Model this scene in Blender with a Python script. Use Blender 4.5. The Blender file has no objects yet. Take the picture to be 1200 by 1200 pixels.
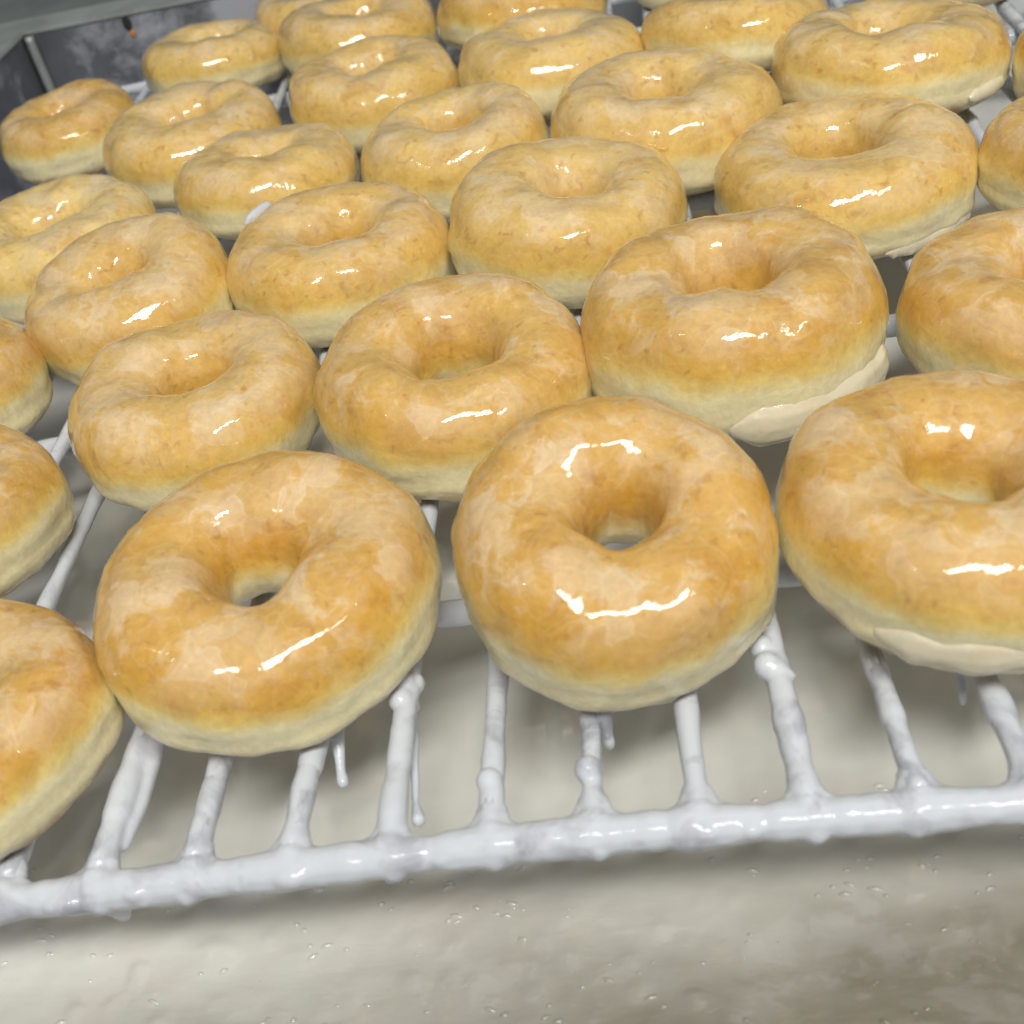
import bpy, bmesh, math, random
import numpy as np
from mathutils import Vector, Matrix, noise

random.seed(7)
SC = bpy.context.scene
COL = SC.collection
R = math.radians

# ------------------------------------------------------------------ camera
cam_d = bpy.data.cameras.new('camera')
cam = bpy.data.objects.new('camera', cam_d)
COL.objects.link(cam)
MR = Matrix(((0.98212316, 0.12916157, 0.1369357), (0.02524504, 0.63050699, -0.77577292), (-0.18653896, 0.7653615, 0.61597483)))
cam.matrix_world = Matrix.Translation((0.03183564, -0.18713984, 0.24129537)) @ MR.to_4x4()
cam_d.sensor_width = 36
cam_d.lens = 1453.0 / 1200 * 36
cam_d.clip_start = 0.01
cam_d.clip_end = 50
cam_d.dof.use_dof = True
cam_d.dof.focus_distance = 0.42
cam_d.dof.aperture_fstop = 16
SC.camera = cam

# ------------------------------------------------------------------ world, lamps, exposure
w = bpy.data.worlds.new('World')
SC.world = w
w.use_nodes = True
bg = w.node_tree.nodes['Background']
bg.inputs[0].default_value = (0.80, 0.86, 0.92, 1)
bg.inputs[1].default_value = 0.10
SC.view_settings.view_transform = 'Standard'
SC.view_settings.look = 'None'
SC.view_settings.exposure = 0.15
SC.view_settings.gamma = 1


def area(name, az, el, dist, sx, sy, power, col, roll=0.0, aim=(0.0, 0.25, 0.0)):
    """rectangular area light; az measured from the -Y (camera) side towards +X"""
    ld = bpy.data.lights.new(name, 'AREA')
    ld.shape = 'RECTANGLE'
    ld.size = sx
    ld.size_y = sy
    ld.energy = power
    ld.color = col
    o = bpy.data.objects.new(name, ld)
    COL.objects.link(o)
    d = Vector((math.sin(az) * math.cos(el), -math.cos(az) * math.cos(el), math.sin(el)))
    o.location = Vector(aim) + d * dist
    q = d.to_track_quat('Z', 'Y')
    o.rotation_euler = (q.to_matrix() @ Matrix.Rotation(roll, 3, 'Z')).to_euler()
    return o


WARM = (1.0, 0.96, 0.90)
area('ceiling_lamp', R(14), R(56), 2.2, 1.05, 0.29, 36, WARM, R(10))
area('ceiling_lamp', R(48), R(50), 2.6, 0.45, 0.08, 4, WARM, R(20))
area('ceiling_lamp', R(-55), R(48), 2.8, 0.14, 0.06, 0.55, WARM, R(-10))
area('ceiling_lamp', R(150), R(75), 2.4, 1.6, 1.2, 4, (0.96, 0.98, 1.0))  # added soft back fill for the pale ceiling's bounce, not a fitting
area('front_fill', R(18), R(28), 2.6, 3.2, 1.8, 6, (1.0, 0.97, 0.92))  # added broad fill from the camera side, standing in for room bounce


# ------------------------------------------------------------------ helpers
def link(name, me, mat, parent=None):
    o = bpy.data.objects.new(name, me)
    COL.objects.link(o)
    if mat:
        me.materials.append(mat)
    if parent:
        o.parent = parent
    return o


def empty(name, loc=(0, 0, 0)):
    o = bpy.data.objects.new(name, None)
    COL.objects.link(o)
    o.location = loc
    o.empty_display_size = 0.02
    return o


def tag(o, label=None, cat=None, group=None, kind=None):
    if label: o['label'] = label
    if cat: o['category'] = cat
    if group: o['group'] = group
    if kind: o['kind'] = kind
    return o


def mesh(name, V, F, smooth=True):
    me = bpy.data.meshes.new(name)
    me.from_pydata([tuple(v) for v in V], [], F)
    if smooth:
        me.polygons.foreach_set('use_smooth', [True] * len(me.polygons))
    me.update()
    return me


def grid_faces(n, m, closed_u=True, closed_v=True):
    F = []
    for i in range(n if closed_u else n - 1):
        for j in range(m if closed_v else m - 1):
            a = i * m + j
            b = ((i + 1) % n) * m + j
            c = ((i + 1) % n) * m + (j + 1) % m
            d = i * m + (j + 1) % m
            F.append((a, b, c, d))
    return F


# ------------------------------------------------------------------ node helpers
class NT:
    def __init__(s, name):
        s.m = bpy.data.materials.new(name)
        s.m.use_nodes = True
        s.t = s.m.node_tree
        s.b = s.t.nodes['Principled BSDF']

    def n(s, typ, **kw):
        x = s.t.nodes.new(typ)
        for k, v in kw.items():
            if k.startswith('i_'):
                key = k[2:].replace('_', ' ')
                x.inputs[key].default_value = v
            else:
                setattr(x, k, v)
        return x

    def l(s, a, b):
        s.t.links.new(a, b)

    def math(s, op, a, b=None, clamp=False):
        x = s.t.nodes.new('ShaderNodeMath')
        x.operation = op
        x.use_clamp = clamp
        for i, v in enumerate((a, b)):
            if v is None: continue
            if isinstance(v, (int, float)): x.inputs[i].default_value = v
            else: s.l(v, x.inputs[i])
        return x.outputs[0]

    def mix(s, fac, a, b, mode='MIX'):
        x = s.t.nodes.new('ShaderNodeMix')
        x.data_type = 'RGBA'
        x.blend_type = mode
        for sock, v in ((x.inputs[0], fac), (x.inputs[6], a), (x.inputs[7], b)):
            if isinstance(v, (int, float)): sock.default_value = v
            elif isinstance(v, tuple): sock.default_value = (*v, 1) if len(v) == 3 else v
            else: s.l(v, sock)
        return x.outputs[2]

    def noise(s, vec, scale, detail=3, rough=0.5, dist=0.0):
        x = s.t.nodes.new('ShaderNodeTexNoise')
        x.inputs['Scale'].default_value = scale
        x.inputs['Detail'].default_value = detail
        x.inputs['Roughness'].default_value = rough
        x.inputs['Distortion'].default_value = dist
        if vec is not None: s.l(vec, x.inputs['Vector'])
        return x.outputs[0]

    def ramp(s, fac, stops, interp='LINEAR'):
        x = s.t.nodes.new('ShaderNodeValToRGB')
        x.color_ramp.interpolation = interp
        e = x.color_ramp.elements
        while len(e) < len(stops): e.new(0.5)
        for k, (p, c) in enumerate(stops):
            e[k].position = p
            e[k].color = (c, c, c, 1) if isinstance(c, (int, float)) else (*c, 1)
        s.l(fac, x.inputs[0])
        return x.outputs[0]

    def bump(s, h, strength, dist, normal=None):
        x = s.t.nodes.new('ShaderNodeBump')
        x.inputs['Strength'].default_value = strength
        x.inputs['Distance'].default_value = dist
        s.l(h, x.inputs['Height'])
        if normal is not None: s.l(normal, x.inputs['Normal'])
        return x.outputs[0]


# ------------------------------------------------------------------ materials
def donut_material():
    k = NT('glazed_donut_crust')
    tc = k.n('ShaderNodeTexCoord')
    at = lambda nm: k.n('ShaderNodeAttribute', attribute_name=nm).outputs['Fac']
    seed = at('seed'); tone = at('tone'); h = at('height'); wall = at('wall'); band = at('band')
    off = k.n('ShaderNodeCombineXYZ')
    k.l(seed, off.inputs[0]); k.l(seed, off.inputs[2])
    va = k.n('ShaderNodeVectorMath', operation='ADD')
    k.l(tc.outputs['Object'], va.inputs[0]); k.l(off.outputs[0], va.inputs[1])
    P = va.outputs[0]
    big = k.noise(P, 38, 2)
    med = k.noise(P, 120, 3, 0.55)
    fine = k.noise(P, 420, 3, 0.6)
    # height with wobble
    hh = k.math('ADD', h, k.math('MULTIPLY', k.math('SUBTRACT', big, 0.5), 0.24))
    hh = k.math('ADD', hh, k.math('MULTIPLY', k.math('SUBTRACT', med, 0.5), 0.16))
    hh = k.math('ADD', hh, band)
    hh = k.math('ADD', hh, k.math('MULTIPLY', k.math('MULTIPLY', wall, -0.16), k.math('LESS_THAN', wall, 0.0)))
    gold = k.ramp(hh, [(0.0, (0.36, 0.19, 0.06)), (0.08, (0.58, 0.39, 0.16)), (0.16, (0.86, 0.76, 0.47)), (0.47, (0.96, 0.87, 0.53)),
                       (0.57, (0.87, 0.68, 0.24)), (0.67, (0.76, 0.47, 0.092)), (0.82, (0.69, 0.385, 0.062)), (1.0, (0.73, 0.445, 0.115))])
    pale = k.ramp(hh, [(0.0, (0.42, 0.24, 0.08)), (0.08, (0.62, 0.44, 0.18)), (0.16, (0.86, 0.76, 0.47)), (0.45, (0.94, 0.85, 0.52)),
                       (0.62, (0.87, 0.63, 0.185)), (1.0, (0.89, 0.67, 0.25))])
    base = k.mix(tone, gold, pale)
    # browner baked blotches on the crust
    top = k.ramp(hh, [(0.54, 0.0), (0.68, 1.0)])
    bl = k.ramp(k.noise(P, 75, 3, 0.6, 0.6), [(0.50, 0.0), (0.72, 1.0)])
    base = k.mix(k.math('MULTIPLY', k.math('MULTIPLY', bl, top), 0.46), base, (0.52, 0.235, 0.045))
    spots = k.ramp(k.noise(P, 230, 2, 0.5, 0.4), [(0.60, 0.0), (0.71, 1.0)])
    base = k.mix(k.math('MULTIPLY', k.math('MULTIPLY', spots, top), 0.55), base, (0.50, 0.24, 0.06))
    # thin opaque sugar film, streaky, with a faint crackle
    dw = k.n('ShaderNodeVectorMath', operation='MULTIPLY_ADD')
    nz = k.n('ShaderNodeTexNoise'); nz.inputs['Scale'].default_value = 60; k.l(P, nz.inputs['Vector'])
    k.l(nz.outputs['Color'], dw.inputs[0]); dw.inputs[1].default_value = (0.02, 0.02, 0.02); k.l(P, dw.inputs[2])
    vo = k.n('ShaderNodeTexVoronoi', feature='DISTANCE_TO_EDGE'); vo.inputs['Scale'].default_value = 95
    k.l(dw.outputs[0], vo.inputs['Vector'])
    crack = k.ramp(vo.outputs['Distance'], [(0.0, 1.0), (0.06, 0.0)])
    cell = k.n('ShaderNodeTexVoronoi', feature='F1'); cell.inputs['Scale'].default_value = 95
    k.l(dw.outputs[0], cell.inputs['Vector'])
    cs = k.n('ShaderNodeSeparateColor'); k.l(cell.outputs['Color'], cs.inputs[0])
    film = k.ramp(k.noise(dw.outputs[0], 46, 6, 0.66), [(0.45, 0.0), (0.53, 1.0)])
    film = k.math('MULTIPLY', film, k.math('ADD', k.math('MULTIPLY', cs.outputs[0], 0.7), 0.3))
    upz = at('slope')
    crest = k.ramp(upz, [(0.25, 0.10), (0.90, 1.0)])
    ff = k.math('MULTIPLY', k.math('ADD', k.math('MULTIPLY', film, 0.62), k.math('MULTIPLY', crack, 0.16)), k.math('MULTIPLY', crest, top))
    ff = k.math('ADD', ff, k.math('MULTIPLY', crest, 0.03), True)
    base = k.mix(ff, base, (0.86, 0.70, 0.47))
    # fine grain of the proof line
    gr = k.ramp(fine, [(0.35, 0.90), (0.7, 1.03)])
    base = k.mix(1.0, base, gr, 'MULTIPLY')
    k.l(base, k.b.inputs['Base Color'])
    k.b.inputs['Roughness'].default_value = 0.5
    k.b.inputs['IOR'].default_value = 1.4
    k.b.inputs['Specular IOR Level'].default_value = 0.3
    k.b.inputs['Subsurface Weight'].default_value = 0.30
    k.b.inputs['Subsurface Radius'].default_value = (1.0, 0.55, 0.22)
    k.b.inputs['Subsurface Scale'].default_value = 0.005
    k.b.inputs['Coat Weight'].default_value = 1.0
    k.b.inputs['Coat IOR'].default_value = 1.5
    cr = k.ramp(k.noise(P, 90, 3, 0.6), [(0.42, 0.03), (0.75, 0.14)])
    cr = k.math('ADD', cr, k.math('MULTIPLY', k.math('SUBTRACT', 1.0, top), 0.15))
    k.l(cr, k.b.inputs['Coat Roughness'])
    b1 = k.bump(k.noise(P, 160, 4, 0.6, 0.3), 0.35, 0.0011)
    ws = k.n('ShaderNodeMapping'); ws.inputs['Scale'].default_value = (1, 1, 1.5); k.l(P, ws.inputs['Vector'])
    b1 = k.bump(k.noise(ws.outputs[0], 150, 5, 0.6, 0.5), 0.16, 0.0012, b1)
    b1 = k.bump(fine, 0.35, 0.0004, b1)
    k.l(b1, k.b.inputs['Normal'])
    c1 = k.bump(k.noise(P, 60, 3, 0.5, 0.5), 0.30, 0.0008)
    c1 = k.bump(k.noise(P, 600, 2, 0.5), 0.28, 0.00014, c1)
    c1 = k.bump(k.noise(P, 260, 2, 0.5), 0.30, 0.00030, c1)
    lo = k.n('ShaderNodeMix', data_type='VECTOR'); k.l(top, lo.inputs[0]); k.l(b1, lo.inputs[4]); k.l(c1, lo.inputs[5]); c1 = lo.outputs[1]
    k.l(c1, k.b.inputs['Coat Normal'])
    return k.m


def at_vec(k, nm):
    a = k.n('ShaderNodeAttribute', attribute_name=nm)
    c = k.n('ShaderNodeCombineXYZ')
    k.l(a.outputs['Fac'], c.inputs[0])
    return c.outputs[0]


def icing_material(name, col, dark, dark_amt, rough=0.16, scale=60.0, bumps=0.18):
    k = NT(name)
    tc = k.n('ShaderNodeTexCoord')
    P = tc.outputs['Object']
    d = k.ramp(k.noise(P, scale, 4, 0.6, 0.5), [(0.52, 0.0), (0.70, 1.0)])
    base = k.mix(k.math('MULTIPLY', d, dark_amt), col, dark)
    k.l(base, k.b.inputs['Base Color'])
    k.b.inputs['Roughness'].default_value = rough + 0.15
    k.b.inputs['Specular IOR Level'].default_value = 0.1
    k.b.inputs['Coat Weight'].default_value = 0.40
    k.b.inputs['Coat Roughness'].default_value = rough * 0.3
    b = k.bump(k.noise(P, 150, 4, 0.6), bumps, 0.0020)
    k.l(b, k.b.inputs['Normal'])
    k.l(b, k.b.inputs['Coat Normal'])
    return k.m


def pool_material():
    k = NT('liquid_sugar_glaze')
    tc = k.n('ShaderNodeTexCoord')
    P = tc.outputs['Object']
    mp = k.n('ShaderNodeMapping'); mp.inputs['Scale'].default_value = (0.45, 1.0, 1.0); k.l(P, mp.inputs['Vector'])
    S = mp.outputs[0]
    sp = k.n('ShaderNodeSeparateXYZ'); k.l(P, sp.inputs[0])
    # base colour darkens to brown towards the near right edge, milky white under the rack
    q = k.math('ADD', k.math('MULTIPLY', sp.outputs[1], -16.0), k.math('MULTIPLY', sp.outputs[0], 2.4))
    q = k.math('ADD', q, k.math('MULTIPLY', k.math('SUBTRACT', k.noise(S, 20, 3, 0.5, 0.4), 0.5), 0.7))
    thin = k.ramp(k.math('MULTIPLY', k.math('ADD', q, 0.68), 0.80), [(0.12, 0.0), (0.95, 1.0)])  # mask rising towards the browner near right part
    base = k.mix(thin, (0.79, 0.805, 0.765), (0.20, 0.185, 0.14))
    st = k.ramp(k.noise(S, 60, 5, 0.65, 0.8), [(0.42, 0.0), (0.68, 1.0)])
    base = k.mix(k.math('MULTIPLY', st, 0.16), base, (0.60, 0.575, 0.50))
    br = k.ramp(k.noise(S, 30, 3, 0.5, 0.3), [(0.60, 0.0), (0.78, 1.0)])
    base = k.mix(k.math('MULTIPLY', br, 0.18), base, (0.50, 0.38, 0.28))
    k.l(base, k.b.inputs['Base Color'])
    k.b.inputs['Roughness'].default_value = 0.42
    k.b.inputs['Coat Weight'].default_value = 1.0
    cr = k.ramp(k.noise(P, 40, 3), [(0.4, 0.03), (0.65, 0.12)])
    k.l(cr, k.b.inputs['Coat Roughness'])
    mk = k.ramp(k.math('ADD', k.math('MULTIPLY', sp.outputs[1], -14.0), 0.45), [(0.0, 0.05), (1.0, 1.0)])
    b = k.bump(k.math('MULTIPLY', mk, k.noise(S, 75, 2, 0.45, 0.4)), 0.5, 0.0018)
    b = k.bump(k.math('MULTIPLY', mk, k.noise(S, 300, 2, 0.5, 0.3)), 0.5, 0.0006, b)
    k.l(b, k.b.inputs['Normal'])
    k.l(b, k.b.inputs['Coat Normal'])
    return k.m


def steel_material(name, col, rough, smear=0.0, metallic=1.0):
    k = NT(name)
    tc = k.n('ShaderNodeTexCoord')
    P = tc.outputs['Object']
    v = k.ramp(k.noise(P, 14, 4, 0.6, 1.0), [(0.3, 0.75), (0.7, 1.15)])
    base = k.mix(1.0, col, v, 'MULTIPLY')
    met = metallic
    if smear:
        sp = k.n('ShaderNodeSeparateXYZ'); k.l(P, sp.inputs[0])
        dx = k.math('ABSOLUTE', k.math('SUBTRACT', sp.outputs[0], -0.235))
        reach = k.ramp(dx, [(0.0, 0.16), (0.075, 0.10), (0.12, 0.0)])
        m = k.ramp(k.math('ADD', k.noise(P, 24, 6, 0.7, 0.2), k.math('SUBTRACT', reach, 0.06)), [(0.48, 0.0), (0.68, 1.0)])
        m = k.math('MULTIPLY', m, smear)
        base = k.mix(m, base, (0.46, 0.48, 0.54))
        k.l(k.math('MULTIPLY', k.math('SUBTRACT', 1.0, m), metallic), k.b.inputs['Metallic'])
        k.l(k.math('ADD', k.math('MULTIPLY', m, 0.3), rough), k.b.inputs['Roughness'])
    else:
        k.b.inputs['Metallic'].default_value = metallic
        k.b.inputs['Roughness'].default_value = rough
    k.l(base, k.b.inputs['Base Color'])
    b = k.bump(k.noise(P, 60, 3), 0.2, 0.001)
    k.l(b, k.b.inputs['Normal'])
    return k.m


M_DONUT = donut_material()
M_ICING = icing_material('icing_on_rack', (0.63, 0.675, 0.735), (0.36, 0.36, 0.43), 0.85, scale=55)
M_WIRE = icing_material('icing_on_wire', (0.63, 0.675, 0.735), (0.30, 0.32, 0.36), 0.9, scale=70)
M_DRIP = icing_material('icing_drip', (0.90, 0.83, 0.62), (0.80, 0.64, 0.38), 0.5, rough=0.12, scale=90, bumps=0.22)
M_DRIP.node_tree.nodes['Principled BSDF'].inputs['Transmission Weight'].default_value = 0.2
M_DRIP.node_tree.nodes['Principled BSDF'].inputs['Coat Weight'].default_value = 1.0
M_STEEL = steel_material('rack_steel', (0.42, 0.43, 0.45), 0.32)
M_PAN = steel_material('pan_steel', (0.36, 0.38, 0.42), 0.5, smear=0.9)
M_RIM = steel_material('rim_steel', (0.42, 0.46, 0.44), 0.42, metallic=0.3)
M_POOL = pool_material()
M_COUNTER = steel_material('counter_steel', (0.30, 0.33, 0.32), 0.45, metallic=0.35)
M_RUST = steel_material('rust', (0.62, 0.27, 0.07), 0.6, metallic=0.1)
M_CAVITY = steel_material('dark_hole', (0.03, 0.03, 0.03), 0.8, metallic=0.0)

# ------------------------------------------------------------------ setting: counter
FLOOR = -0.050
cm = mesh('counter', [(-3, -1, -0.062), (3, -1, -0.062), (3, 4, -0.062), (-3, 4, -0.062)], [(0, 1, 2, 3)], False)
tag(link('counter', cm, M_COUNTER), kind='structure')

# ------------------------------------------------------------------ pan
PX0, PX1, PY0, PY1, RIM = -0.372, 0.42, -0.13, 0.672, 0.030
pan = empty('glazing_pan', (0, 0.27, FLOOR - 0.010))
tag(pan, 'large dark steel pan around the rack, its smeared back wall showing top left', 'pan')


def pan_box(name, x0, x1, y0, y1, z0, z1, mat, bev=0.001):
    bm = bmesh.new()
    bmesh.ops.create_cube(bm, size=1)
    for v in bm.verts:
        v.co = Vector(((x0 + x1) / 2 + v.co.x * (x1 - x0), (y0 + y1) / 2 + v.co.y * (y1 - y0), (z0 + z1) / 2 + v.co.z * (z1 - z0)))
        v.co -= pan.location
    bmesh.ops.bevel(bm, geom=bm.edges[:], offset=bev, segments=2, affect='EDGES')
    me = bpy.data.meshes.new(name)
    bm.to_mesh(me); bm.free()
    return link(name, me, mat, pan)


T = 0.002
pan_box('floor_plate', PX0, PX1, PY0, PY1, FLOOR - 0.010, FLOOR - 0.008, M_PAN, 0.0004)
pan_box('wall', PX0 - T, PX1 + T, PY1 + 0.0002, PY1 + T, FLOOR - 0.0075, RIM - 0.0012, M_PAN, 0.0004)
pan_box('wall', PX0 - T, PX0 - 0.0002, PY0, PY1 - 0.0005, FLOOR - 0.0075, RIM - 0.0012, M_PAN, 0.0004)
pan_box('wall', PX1 + 0.0002, PX1 + T, PY0, PY1 - 0.0005, FLOOR - 0.0075, RIM - 0.0012, M_PAN, 0.0004)
pan_box('wall', PX0 - T, PX1 + T, PY0 - T, PY0 - 0.0005, FLOOR - 0.0075, RIM - 0.03, M_PAN, 0.0004)
# rolled rim flanges
pan_box('rim', PX0 - 0.036, PX1 + 0.03, PY1 - 0.001, PY1 + 0.034, RIM - 0.001, RIM + 0.0022, M_RIM, 0.001)
pan_box('rim', PX0 - 0.036, PX0 + 0.001, PY0, PY1 - 0.0015, RIM - 0.001, RIM + 0.002, M_RIM, 0.001)
pan_box('rim', PX1 - 0.001, PX1 + 0.03, PY0, PY1 - 0.0015, RIM - 0.001, RIM + 0.002, M_RIM, 0.001)


def lumpy_tube(pts, rad, seg=12, amp=0.0, freq=90.0, seed=0.0, step=None, closed_ends=True):
    """tube along a polyline whose radius wobbles; returns verts, faces"""
    pts = [Vector(p) for p in pts]
    if step:
        q = []
        for a, b in zip(pts[:-1], pts[1:]):
            n = max(1, int((b - a).length / step))
            q += [a.lerp(b, i / n) for i in range(n)]
        q.append(pts[-1]); pts = q
    V = []; n = len(pts)
    for i, p in enumerate(pts):
        t = (pts[min(i + 1, n - 1)] - pts[max(i - 1, 0)]).normalized()
        s = t.cross(Vector((0, 0, 1)))
        if s.length < 0.1: s = t.cross(Vector((0, 1, 0)))
        s.normalize(); u = s.cross(t)
        rr = rad(i / (n - 1)) if callable(rad) else rad
        for j in range(seg):
            a = 2 * math.pi * j / seg
            d = s * math.cos(a) + u * math.sin(a)
            k = 1 + amp * noise.noise((p + d * rr) * freq + Vector((seed, seed, seed)))
            V.append(p + d * rr * k)
    F = grid_faces(n, seg, False, True)
    if closed_ends:
        F.append(tuple(range(seg)))
        F.append(tuple(range((n - 1) * seg, n * seg))[::-1])
    return V, F


def tube_obj(name, pts, rad, mat, parent, **kw):
    V, F = lumpy_tube(pts, rad, **kw)
    V = [v - parent.location for v in V]
    return link(name, mesh(name, V, F), mat, parent)


# bright weld bead up the far left corner and a rusty rivet in the back wall
tube_obj('corner_seam', [(PX0 + 0.004, PY1 - 0.003, RIM - 0.001), (PX0 + 0.004, PY1 - 0.003, FLOOR)], 0.0032, M_RIM, pan, seg=10, step=0.004, amp=0.1)
bm = bmesh.new()
bmesh.ops.create_uvsphere(bm, u_segments=14, v_segments=8, radius=0.0021)
for v in bm.verts: v.co = Vector((v.co.x, v.co.y * 0.5, v.co.z * 1.2)) + Vector((-0.297, PY1 - 0.0005, RIM - 0.0125)) - pan.location
me = bpy.data.meshes.new('rivet'); bm.to_mesh(me); bm.free()
riv = link('rivet', me, M_RUST, pan)
bm = bmesh.new()
bmesh.ops.create_uvsphere(bm, u_segments=14, v_segments=8, radius=0.0034)
for v in bm.verts: v.co = Vector((v.co.x * 0.9, v.co.y * 0.2, v.co.z * 1.5)) + Vector((-0.2985, PY1 - 0.0002, RIM - 0.0055)) - pan.location
me = bpy.data.meshes.new('rivet_hole'); bm.to_mesh(me); bm.free()
link('rivet_hole', me, M_CAVITY, pan)

# ------------------------------------------------------------------ glaze pool
nx, ny = 330, 330
V = []
for i in range(nx):
    for j in range(ny):
        x = -0.315 + (PX1 + 0.314) * i / (nx - 1)
        y = PY0 + 0.001 + (PY1 - PY0 - 0.002) * (j / (ny - 1)) ** 1.25
        p = Vector((x * 0.55, y, 0.0))
        rough = min(1.0, max(0.12, (0.045 - y) / 0.06))
        z = 0.0020 * noise.noise(p * 14) + rough * (0.0022 * noise.noise(p * 38 + Vector((3, 1, 0))) + 0.0010 * noise.noise(Vector((x * 0.8, y, 0)) * 95))
        c = noise.noise(Vector((x, y, 5.0)) * 190)
        z += rough * 0.0011 * max(0.0, c - 0.25) * 3.5
        V.append((x, y, FLOOR + z))
F = [(a, b, c, d) for (a, b, c, d) in grid_faces(nx, ny, False, False)]
rb = random.Random(11)
bead = []
for q in range(420):
    bx = rb.uniform(-0.20, 0.13); by = rb.uniform(-0.085, 0.012) if q % 5 else rb.uniform(0.0, 0.04)
    if q % 3 == 0 and bead:      # small clusters
        bx = bead[-1][0] + rb.uniform(-.004, .004); by = bead[-1][1] + rb.uniform(-.003, .003)
    bead.append((bx, by))
    r0 = rb.uniform(0.0003, 0.0009)
    el = rb.uniform(1.0, 2.6); th = rb.uniform(-0.5, 0.5)
    p = Vector((bx * 0.55, by, 0.0))
    rough = min(1.0, max(0.12, (0.045 - by) / 0.06))
    zc = FLOOR + 0.0020 * noise.noise(p * 14) + rough * (0.0022 * noise.noise(p * 38 + Vector((3, 1, 0))) + 0.0010 * noise.noise(Vector((bx * 0.8, by, 0)) * 95))
    b0 = len(V)
    V.append((bx, by, zc + r0 * 0.85))
    for ring, (rr_, hz_) in enumerate(((0.5, 0.68), (0.85, 0.30), (1.15, -0.25))):
        for a_ in range(10):
            an = 2 * math.pi * a_ / 10
            ex = math.cos(an) * r0 * rr_ * el; ey = math.sin(an) * r0 * rr_
            V.append((bx + ex * math.cos(th) - ey * math.sin(th), by + ex * math.sin(th) + ey * math.cos(th), zc + r0 * hz_))
    for a_ in range(10):
        a2 = (a_ + 1) % 10
        F.append((b0, b0 + 1 + a_, b0 + 1 + a2))
        for ring in range(2):
            c0 = b0 + 1 + ring * 10; c1 = c0 + 10
            F.append((c0 + a_, c1 + a_, c1 + a2, c0 + a2))
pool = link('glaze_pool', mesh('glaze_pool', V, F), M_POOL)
tag(pool, 'milky pool of runny sugar glaze lying in the pan under the wire rack', 'glaze', kind='stuff')

# ------------------------------------------------------------------ rack
rack = empty('wire_rack', (0, 0.3, -0.012))
tag(rack, 'white icing coated wire cooling rack with a thick front rail, carrying the donuts', 'rack')
ZW = -0.0024
RX0, RX1, RY1 = -0.302, 0.36, 0.625


def rail_y(x):
    return -0.0052 - 0.0035 * min(1, max(0, (abs(x) - 0.02) / 0.13))


ZR = -0.0048
tube_obj('rail', [(RX0, rail_y(RX0), ZR), (-0.15, rail_y(-0.15), ZR), (0.0, rail_y(0), ZR), (0.15, rail_y(0.15), ZR), (RX1, rail_y(RX1), ZR)], 0.0030, M_STEEL, rack, step=0.01, seg=12)
tube_obj('rail', [(RX0, RY1, ZR), (RX1, RY1, ZR)], 0.0034, M_ICING, rack, step=0.004, amp=0.2)
tube_obj('rail', [(RX0, rail_y(RX0) + 0.003, ZR), (RX0, RY1 - 0.003, ZR)], 0.0034, M_ICING, rack, step=0.004, amp=0.2)
tube_obj('rail', [(RX1, rail_y(RX1) + 0.003, ZR), (RX1, RY1 - 0.003, ZR)], 0.0034, M_ICING, rack, step=0.004, amp=0.2)
for yb in (0.082, 0.205, 0.330, 0.455, 0.560):
    tube_obj('cross_bar', [(RX0, yb, -0.0078), (RX1, yb, -0.0078)], 0.0042, M_WIRE, rack, step=0.004, amp=0.22, seed=yb * 50)
bend = {3: 0.0, 6: -0.0010, 7: -0.0030, 8: -0.0042, 9: -0.006, 2: 0.003}
for i in range(-6, 19):
    x0 = -0.1258 + 0.0253 * i
    b_ = bend.get(i, 0.0)
    # thin wire itself
    tube_obj('wire', [(x0, -0.004, ZW), (x0 + b_, 0.10, ZW), (x0 + b_, RY1, ZW)],
             lambda t, i=i: 0.0021 + 0.0016 * (0.5 + 0.5 * noise.noise(Vector((i * 3.1, t * 22, 0)))),
             M_WIRE, rack, step=0.004, amp=0.22, seed=i * 7.0, seg=10)


# ------------------------------------------------------------------ blobby icing (balls merged by a remesh)
ICO = bmesh.new()
bmesh.ops.create_icosphere(ICO, subdivisions=2, radius=1.0)
ICO_V = [v.co.copy() for v in ICO.verts]
ICO_F = [tuple(v.index for v in f.verts) for f in ICO.faces]
ICO.free()


def blob_object(name, balls, voxel, mat, parent=None, smooth=6, origin=Vector((0, 0, 0))):
    V = []; F = []
    for (c, r) in balls:
        b0 = len(V)
        s = Vector(r) if not isinstance(r, (int, float)) else Vector((r, r, r))
        for q in ICO_V: V.append(Vector((c[0] + q.x * s.x, c[1] + q.y * s.y, c[2] + q.z * s.z)) - origin)
        for f_ in ICO_F: F.append(tuple(b0 + k for k in f_))
    o = link(name, mesh(name, V, F), mat, parent)
    m = o.modifiers.new('merge', 'REMESH'); m.mode = 'VOXEL'; m.voxel_size = voxel; m.use_smooth_shade = True
    s_ = o.modifiers.new('melt', 'SMOOTH'); s_.factor = 0.6; s_.iterations = smooth
    return o


balls = []
rnd = random.Random(3)


def chain(p0, p1, r0, r1, step=0.0009, wob=0.12, seed=0.0, squash=1.0):
    p0 = Vector(p0); p1 = Vector(p1)
    n = max(2, int((p1 - p0).length / step))
    for i in range(n + 1):
        t = i / n
        p = p0.lerp(p1, t)
        r = (r0 + (r1 - r0) * t) * (1 + wob * noise.noise(p * 70 + Vector((seed, 0, 0))) + wob * 0.7 * noise.noise(p * 210 + Vector((0, seed, 0))))
        balls.append((p, (r, r, r * squash)))


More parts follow.
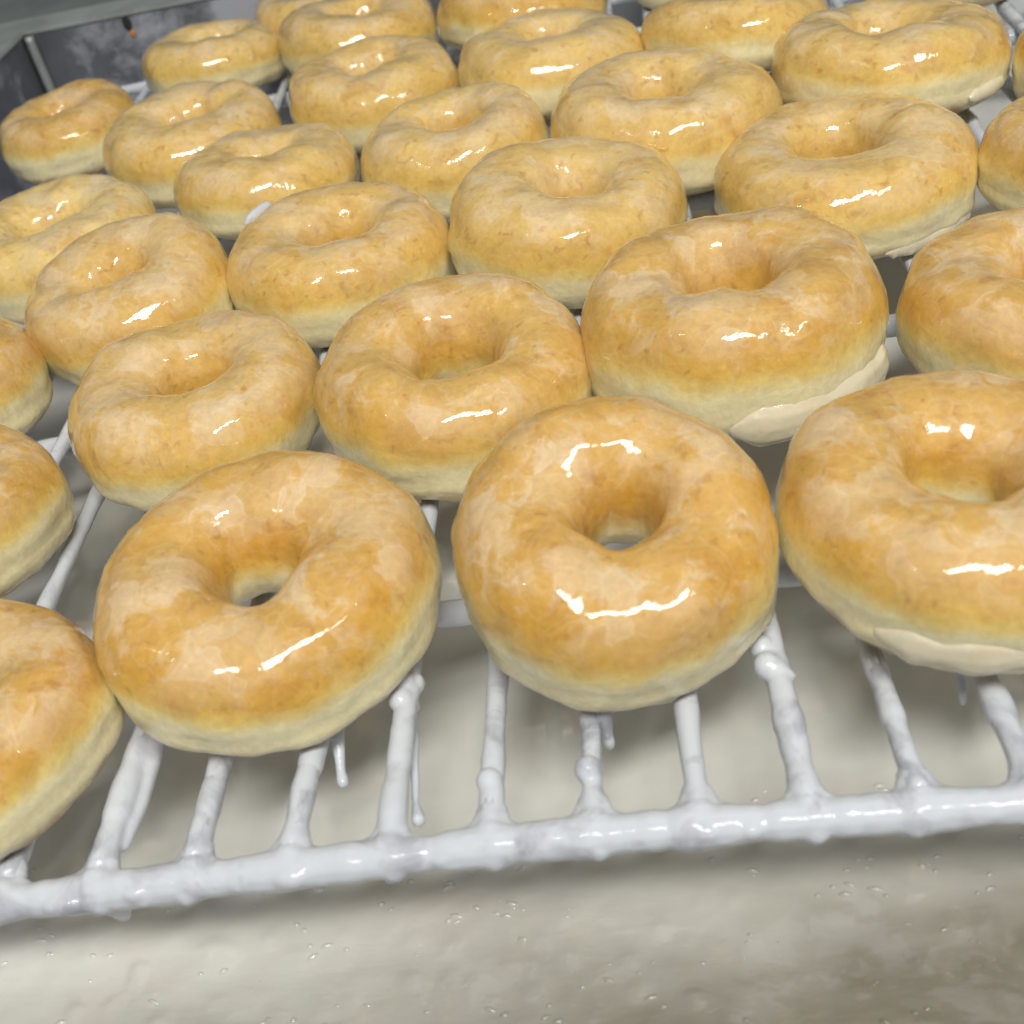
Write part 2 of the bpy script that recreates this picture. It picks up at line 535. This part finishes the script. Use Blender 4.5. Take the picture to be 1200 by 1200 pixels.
# rail coat
x = -0.21
while x < 0.175:
    r = 0.0051 + 0.0013 * noise.noise(Vector((x * 60, 2, 0))) + 0.0008 * noise.noise(Vector((x * 190, 8, 0)))
    balls.append((Vector((x, rail_y(x), ZR)), r))
    x += 0.0010
for i in range(-3, 12):
    x0 = -0.1258 + 0.0253 * i
    b_ = bend.get(i, 0.0)
    at_ = lambda y: Vector((x0 + b_ * min(1, (y + 0.004) / 0.104), y, ZW - 0.0004))
    th = {0: 0.0040, 1: 0.0034, 2: 0.0036, 3: 0.0036, 4: 0.0031, 5: 0.0027, 6: 0.0030, 7: 0.0038, 8: 0.0031, 9: 0.0035}.get(i, 0.0036)
    far = 0.074 if i != 5 else 0.022
    chain(at_(0.0), at_(far), th * 1.02, th * 0.86, seed=i * 3.3, wob=0.22)
    # webbed corners where wire meets rail
    y0 = rail_y(x0)
    for s in (-1, 1):
        for (dx, dy, r) in ((0.0034, 0.0042, 0.0026), (0.0055, 0.0030, 0.0024), (0.0026, 0.0066, 0.0024), (0.0022, 0.0090, 0.0021)):
            balls.append((Vector((x0 + s * dx, y0 + dy, ZW - 0.0010)), (r, r, r * 0.9)))
    balls.append((Vector((x0, y0 + 0.002, ZR + 0.0012)), 0.0048))
    if rnd.random() < 0.7: balls.append((Vector((x0 + rnd.uniform(-.002, .002), y0 - 0.0028, ZR - 0.0012)), 0.0032))


for q in range(60):
    lx = rnd.uniform(-0.19, 0.16)
    a_ = rnd.uniform(-2.6, 0.9)
    rr_ = rnd.uniform(0.0018, 0.0034)
    balls.append((Vector((lx, rail_y(lx) + math.cos(a_ - 0.6) * -0.0030, ZR + math.sin(a_) * 0.0030)), (rr_ * rnd.uniform(1.0, 2.2), rr_, rr_)))


def hang(x, y, z, w_, l_, lean=0.0, flat=0.6):
    n = int(l_ / 0.0007) + 2
    for k in range(n):
        t = k / (n - 1)
        r = w_ * (1 - t) ** 0.8 + 0.0009 + (0.0006 if t > 0.8 else 0)
        balls.append((Vector((x + lean * t, y, z - l_ * t)), (r, r * flat, r)))


# drips hanging below the front rail: x, width, length
for (dx_, ww, ll) in ((-0.1225, 0.0042, 0.0072), (-0.085, 0.0025, 0.0036), (-0.070, 0.0020, 0.0048), (-0.0515, 0.0022, 0.0044), (-0.031, 0.0020, 0.0036),
                      (-0.022, 0.0014, 0.0025), (-0.140, 0.0016, 0.0025), (0.012, 0.0015, 0.0018), (0.0455, 0.0022, 0.0030), (0.074, 0.0022, 0.0044), (0.098, 0.0018, 0.0026), (0.118, 0.002, 0.004), (-0.16, 0.002, 0.005)):
    hang(dx_, rail_y(dx_) - 0.0008, ZR - 0.0032, ww, ll)
# lumps, webs and drips on the wires behind the rail
for (lx, ly, lz, r) in ((0.0478, 0.040, -0.001, 0.0040), (0.0500, 0.0385, -0.0015, 0.0034), (0.0520, 0.0375, -0.002, 0.0022), (0.0535, 0.0368, -0.0022, 0.0013), (0.0470, 0.047, -0.001, 0.0036),
                        (-0.0512, 0.048, -0.001, 0.0042), (-0.0512, 0.043, -0.0015, 0.0038), (-0.0485, 0.050, -0.003, 0.0034), (-0.0490, 0.044, -0.006, 0.0022),
                        (0.0455, 0.056, 0.0, 0.0040), (-0.0252, 0.012, -0.0015, 0.0036), (0.0000, 0.012, -0.001, 0.0038)):
    balls.append((Vector((lx, ly, lz)), r))
for (a, b, ra, rb) in (((-0.0705, 0.043, -0.004), (-0.0695, 0.030, -0.012), 0.0026, 0.0014), ((-0.0695, 0.030, -0.012), (-0.0690, 0.027, -0.014), 0.0014, 0.0019),
                       ((-0.122, 0.046, -0.003), (-0.1215, 0.020, -0.005), 0.0030, 0.0022), ((-0.1215, 0.020, -0.005), (-0.1225, 0.006, -0.005), 0.0022, 0.0018),
                       ((-0.0485, 0.040, -0.006), (-0.0465, 0.014, -0.010), 0.0017, 0.0013), ((-0.0465, 0.014, -0.010), (-0.0450, 0.008, -0.009), 0.0013, 0.0022),
                       ((0.0968, 0.040, -0.005), (0.0962, 0.034, -0.016), 0.0020, 0.0012), ((0.0515, 0.050, -0.004), (0.0500, 0.030, -0.006), 0.0016, 0.0010)):
    chain(a, b, ra, rb, seed=5.0)
hang(0.0042, 0.0300, -0.0015, 0.0017, 0.0125, flat=1.0)
coat = blob_object('icing_coat', balls, 0.00062, M_ICING, rack, 7, rack.location)

# ------------------------------------------------------------------ donuts
# name: x, y, radius, height ratio, tilt x, tilt y, hole ratio, tone (0 golden .. 1 pale), band shift, label, extra
DON = [
 ('A0', -0.1719, 0.0332, 0.0436, 0.394, -0.0157, 0.0023, .24, .00, -.02, 'big golden donut cut off by the left edge over the front rail'),
 ('A1', -0.0865, 0.0673, 0.0479, 0.401, 0.100, 0.0817, .215, .00, -.03, 'golden orange front row donut left of centre with one long bright streak'),
 ('A2', 0.0120, 0.0647, 0.0438, 0.472, 0.215, 0.0734, .215, .00, -.03, 'plump round donut at front centre, hole facing the camera, drip hanging below'),
 ('A3', 0.1038, 0.0676, 0.0496, 0.371, -0.0287, 0.1076, .24, .05, .00, 'largest golden donut in the front row at the right edge, pale lower lip'),
 ('L2', -0.2125, 0.1290, 0.0395, 0.46, -0.05, 0.0228, .26, .10, .00, 'donut cut off by the left edge just above the lowest left donut'),
 ('L1', -0.2475, 0.2170, 0.0390, 0.45, -0.06, 0.0371, .26, .10, .00, 'small sliver of orange donut at the left edge, second above the lowest one'),
 ('B1', -0.1356, 0.1782, 0.0449, 0.401, 0.0044, 0.0326, .22, .30, .08, 'blotchy yellow brown donut directly behind the front row donut left of centre'),
 ('B2', -0.0392, 0.1660, 0.0463, 0.405, 0.0515, 0.056, .27, .15, .00, 'second row donut with a thin dark slit of hole, behind two front donuts'),
 ('B3', 0.0552, 0.1750, 0.0489, 0.447, -0.0389, 0.0412, .26, .12, .00, 'tall donut right of centre, wide deep hole, thick icing along lower right'),
 ('B4', 0.1535, 0.1651, 0.0445, 0.395, -0.0144, 0.005, .24, .05, .00, 'donut cut off by the right edge directly behind the largest front donut'),
 ('C0', -0.1816, 0.2617, 0.0429, 0.424, 0.1577, -0.0541, .14, .35, .03, 'tilted donut near the left edge with a narrow slanting groove for a hole'),
 ('C1', -0.0944, 0.2726, 0.0454, 0.405, 0.0296, 0.0365, .20, .40, -.01, 'pale tan third row donut left of centre, behind the dark slit donut'),
 ('C2', 0.0003, 0.2718, 0.0474, 0.397, 0.020, 0.1143, .20, .55, .05, 'smooth yellow donut behind and left of the tall donut with thick icing'),
 ('C3', 0.1107, 0.2815, 0.0498, 0.355, 0.0028, 0.0186, .26, .50, .00, 'wide flat yellow donut with icing torn open along its lower right edge'),
 ('C4', 0.2030, 0.2600, 0.0430, 0.40, -0.04, 0.0693, .26, .25, .00, 'donut cut off by the right edge beside the wide flat donut with torn icing'),
 ('D0', -0.2384, 0.3325, 0.0466, 0.406, 0.0422, 0.0386, .18, 1.0, -.03, 'palest yellow donut, at the left edge, clear icing gathered at its lower left'),
 ('D1', -0.1448, 0.3739, 0.0442, 0.362, -0.0851, 0.0453, .16, .60, .05, 'flat yellow donut with two bright glints between pale tan and small orange donuts'),
 ('D2', -0.0523, 0.3691, 0.0440, 0.423, 0.0115, -0.0055, .22, .65, .00, 'donut with a small round hole, behind the pale tan and smooth yellow third row donuts'),
 ('D3', 0.0450, 0.3562, 0.0495, 0.401, -0.0247, 0.0586, .22, .60, .04, 'broad yellow donut left of the very wide donut, behind the smooth yellow one'),
 ('D4', 0.1478, 0.3784, 0.0504, 0.359, -0.1184, 0.0626, .22, .60, .02, 'very wide donut at the top right, its hole almost at the top edge'),
 ('E0', -0.2869, 0.4973, 0.0398, 0.411, 0.0496, -0.0089, .14, .20, -.05, 'small orange donut at far left before the dark pan wall, pale belly showing'),
 ('E1', -0.1972, 0.4388, 0.0461, 0.403, 0.0333, 0.0508, .16, .60, .05, 'tilted yellow donut immediately right of the small orange far left donut'),
 ('E2', -0.1026, 0.4665, 0.0456, 0.404, 0.0228, 0.0388, .18, .60, .05, 'donut near the top edge with the broadest blinding glint on its front'),
 ('E3', -0.0056, 0.4524, 0.0478, 0.38, -0.078, 0.0737, .18, .70, .00, 'pale yellow donut near top centre with a shallow hole, below the browner one'),
 ('E4', 0.0893, 0.4485, 0.0459, 0.347, -0.1958, 0.0897, .22, .60, .04, 'donut cut by the top edge immediately left of the very wide one'),
 ('F1', -0.2179, 0.5773, 0.0440, 0.3575, -0.0817, 0.0489, .18, .75, .03, 'farthest left back row donut, before white smears on the pan wall'),
 ('F2', -0.1231, 0.5638, 0.0468, 0.378, -0.0676, 0.0692, .18, .60, .05, 'back row donut cut by the top edge, right of the one before the smears'),
 ('F3', -0.0219, 0.5431, 0.0487, 0.348, -0.1515, 0.0898, .20, .30, .06, 'browner back row donut at top centre with a long white streak'),
 ('F4', 0.0850, 0.6000, 0.0460, 0.38, 0.0, 0.0, .22, .10, .00, 'dark lower edge of a donut peeking in at the top edge'),
 ('D5', 0.2400, 0.3450, 0.0455, 0.39, 0.0, 0.05, .22, .15, .00, 'reddish brown sliver of donut at the upper right edge'),
 ('F5', 0.2150, 0.5200, 0.0470, 0.38, 0.0, 0.05, .22, .65, .00, 'yellow rim of a donut just showing in the top right corner'),
 ('G1', -0.1580, 0.6400, 0.0440, 0.38, 0.0, 0.0, .22, .70, .00, 'mostly hidden donut at the top edge, farthest back on the left'),
]
GROUP = 'glazed donuts on the wire rack'
# icing runs on single donuts: key -> list of (azimuth degrees from, to, height ratio, radius, hanging length)
RUNS = {
 'C1': [(138, 162, .93, .0020, 0)],
 'A2': [(-104, -96, .06, .0016, .006), (-88, -70, .10, .0010, 0)],
 'A3': [(-128, -48, .30, .0042, 0)],
 'B3': [(-96, -14, .22, .0058, 0)],
 'C3': [(-82, -25, .20, .0026, .003)],
 'D0': [(-150, -100, .16, .0042, 0)],
 'D4': [(-60, -30, .25, .0024, 0)],
 'E0': [(-62, -30, .30, .0016, 0)],
}


def profile(v):
    """unit cross-section of a fried ring: cos part, sin part"""
    c, s = math.cos(v), math.sin(v)
    pw = 0.84 if s > 0 else 0.84 - 0.20 * min(1.0, -s * 3)
    if c < 0: pw = 0.70 if s > 0 else 0.85
    cc = math.copysign(abs(c) ** pw, c)
    if s > 0: z = 0.42 + 0.58 * s ** 0.90
    else: z = 0.42 - 0.42 * abs(s) ** 0.85
    return cc, z


SLIT = {'C0': (0.6, 38), 'D0': (0.55, 35), 'D1': (0.55, 30), 'E1': (0.5, 35), 'E2': (0.4, 25), 'F1': (0.35, 30), 'B1': (0.25, 40), 'E0': (0.4, 30), 'F2': (0.4, 25), 'C1': (0.25, 30)}


def donut_mesh(name, Rr, kh, hole, tone, band, sd, slit=(0.0, 0)):
    n, m = 112, 56
    H = 2 * Rr * kh
    off = Vector((sd * 13.7, sd * 5.1, sd * 2.3))
    rg = random.Random(int(sd * 100))
    e2 = rg.uniform(-0.03, 0.03); p2 = rg.uniform(0, 6.28)
    hx, hy = rg.uniform(-.07, .07) * Rr, rg.uniform(-.05, .05) * Rr
    V = []; hh = []; sl = []; wl = []
    for i in range(n):
        u = 2 * math.pi * i / n
        cu, su = math.cos(u), math.sin(u)
        Ro = Rr * (1 + e2 * math.cos(2 * u + p2) + 0.032 * noise.noise(Vector((cu * 1.3, su * 1.3, 0)) + off))
        hl = hole * Rr * (1 + 0.26 * noise.noise(Vector((cu * 1.2, su * 1.2, 4)) + off) + slit[0] * math.cos(2 * (u - R(slit[1]))))
        Hu = H * (1 + 0.075 * noise.noise(Vector((cu * 1.2, su * 1.2, 9)) + off))
        a = (Ro - hl) / 2; rc = (Ro + hl) / 2
        crz = 0.36 + 0.05 * noise.noise(Vector((cu * 2, su * 2, 14)) + off)
        for j in range(m):
            v = 2 * math.pi * j / m
            cc, zz = profile(v)
            r = rc + a * cc
            if cc > 0:   # proof line groove on the outside
                r -= 0.012 * Rr * (1 + 1.1 * noise.noise(Vector((cu * 2.5, su * 2.5, 31)) + off)) * math.exp(-((zz - crz) / 0.055) ** 2) * cc
                r += 0.006 * Rr * math.exp(-((zz - crz + 0.13) / 0.07) ** 2) * cc
            x = r * cu; y = r * su
            sh = max(0.0, 1 - r / Rr)
            x += hx * sh; y += hy * sh
            z = zz * Hu
            P = Vector((x, y, z))
            q = P * (1 / Rr)
            d = 0.020 * noise.noise(q * 1.6 + off) + 0.017 * noise.noise(q * 4.0 + off) + 0.007 * noise.noise(q * 11 + off)
            nrm = Vector((cu * cc, su * cc, (zz - 0.42) * 1.6)).normalized()
            P += nrm * d * Rr * 1.25
            if P.z < 0.0008: P.z = 0.0008 + (P.z - 0.0008) * 0.2
            V.append(P); hh.append(zz); sl.append(max(0.0, nrm.z)); wl.append(cc)
    me = mesh(name, V, grid_faces(n, m))
    me.flip_normals()
    for nm, vals in (('height', hh), ('slope', sl), ('wall', wl), ('tone', [tone] * len(V)), ('seed', [sd] * len(V)), ('band', [band] * len(V))):
        at = me.attributes.new(nm, 'FLOAT', 'POINT')
        at.data.foreach_set('value', vals)
    return me


for idx, (key, x, y, Rr, kh, tx, ty, hole, tone, band, label) in enumerate(DON):
    sd = 1.37 + idx * 0.913
    if key not in ('A1', 'A2', 'A3', 'A0'): Rr *= 1.025; kh *= 0.99
    me = donut_mesh('donut', Rr, kh, hole, tone, band, sd, SLIT.get(key, (0.0, 0)))
    o = link('donut', me, M_DONUT)
    tag(o, label, 'donut', GROUP)
    rot = Matrix.Rotation(ty, 3, 'Y') @ Matrix.Rotation(tx, 3, 'X')
    o.rotation_euler = (tx, ty, 0)
    zmin = min((rot @ v.co).z for v in me.vertices)
    # the fitted centre is the ring's mid height; this mesh starts at its base
    c = rot @ Vector((0, 0, Rr * 2 * kh * 0.43))
    o.location = (x - c.x, y - c.y, -zmin - 0.0006)
    if key in RUNS:
        bl = []
        H = 2 * Rr * kh
        for (a0, a1, hz, r, hg) in RUNS[key]:
            n = max(3, int(abs(a1 - a0) / 1.1))
            for i in range(n + 1):
                t = i / n
                a = R(a0 + (a1 - a0) * t)
                fade = min(1, 5 * min(t, 1 - t) + 0.35)
                # radius of the outer wall at this height
                hzz = hz + 0.05 * noise.noise(Vector((a * 3, sd, 0)))
                s = max(-1, -((0.42 - hzz) / 0.42) ** (1 / 0.85)) if hzz < 0.42 else (hzz - 0.42) / 0.58
                cc = math.sqrt(max(0, 1 - s * s)) ** 0.6
                ro = (Rr + hole * Rr) / 2 + (Rr - hole * Rr) / 2 * cc
                rr = r * fade * (1 + 0.35 * noise.noise(Vector((a * 6, sd, 3))))
                bl.append((Vector((math.cos(a) * (ro - rr * 0.57), math.sin(a) * (ro - rr * 0.57), hzz * H)), (rr, rr, rr * 1.5)))
                if hg and i % 7 == 3:
                    L = hg * (0.6 + 0.6 * abs(noise.noise(Vector((a * 9, 1, 1)))))
                    for q in range(8):
                        bl.append((Vector((math.cos(a) * (ro - rr * .3), math.sin(a) * (ro - rr * .3), hzz * H - L * q / 7)), rr * (0.75 - 0.3 * q / 7 + (0.25 if q > 5 else 0))))
        blob_object('icing_run', bl, 0.0006, M_ICING if key == 'C1' else M_DRIP, o, 5)

# ------------------------------------------------------------------ render settings
SC.render.engine = 'CYCLES'
SC.cycles.max_bounces = 5
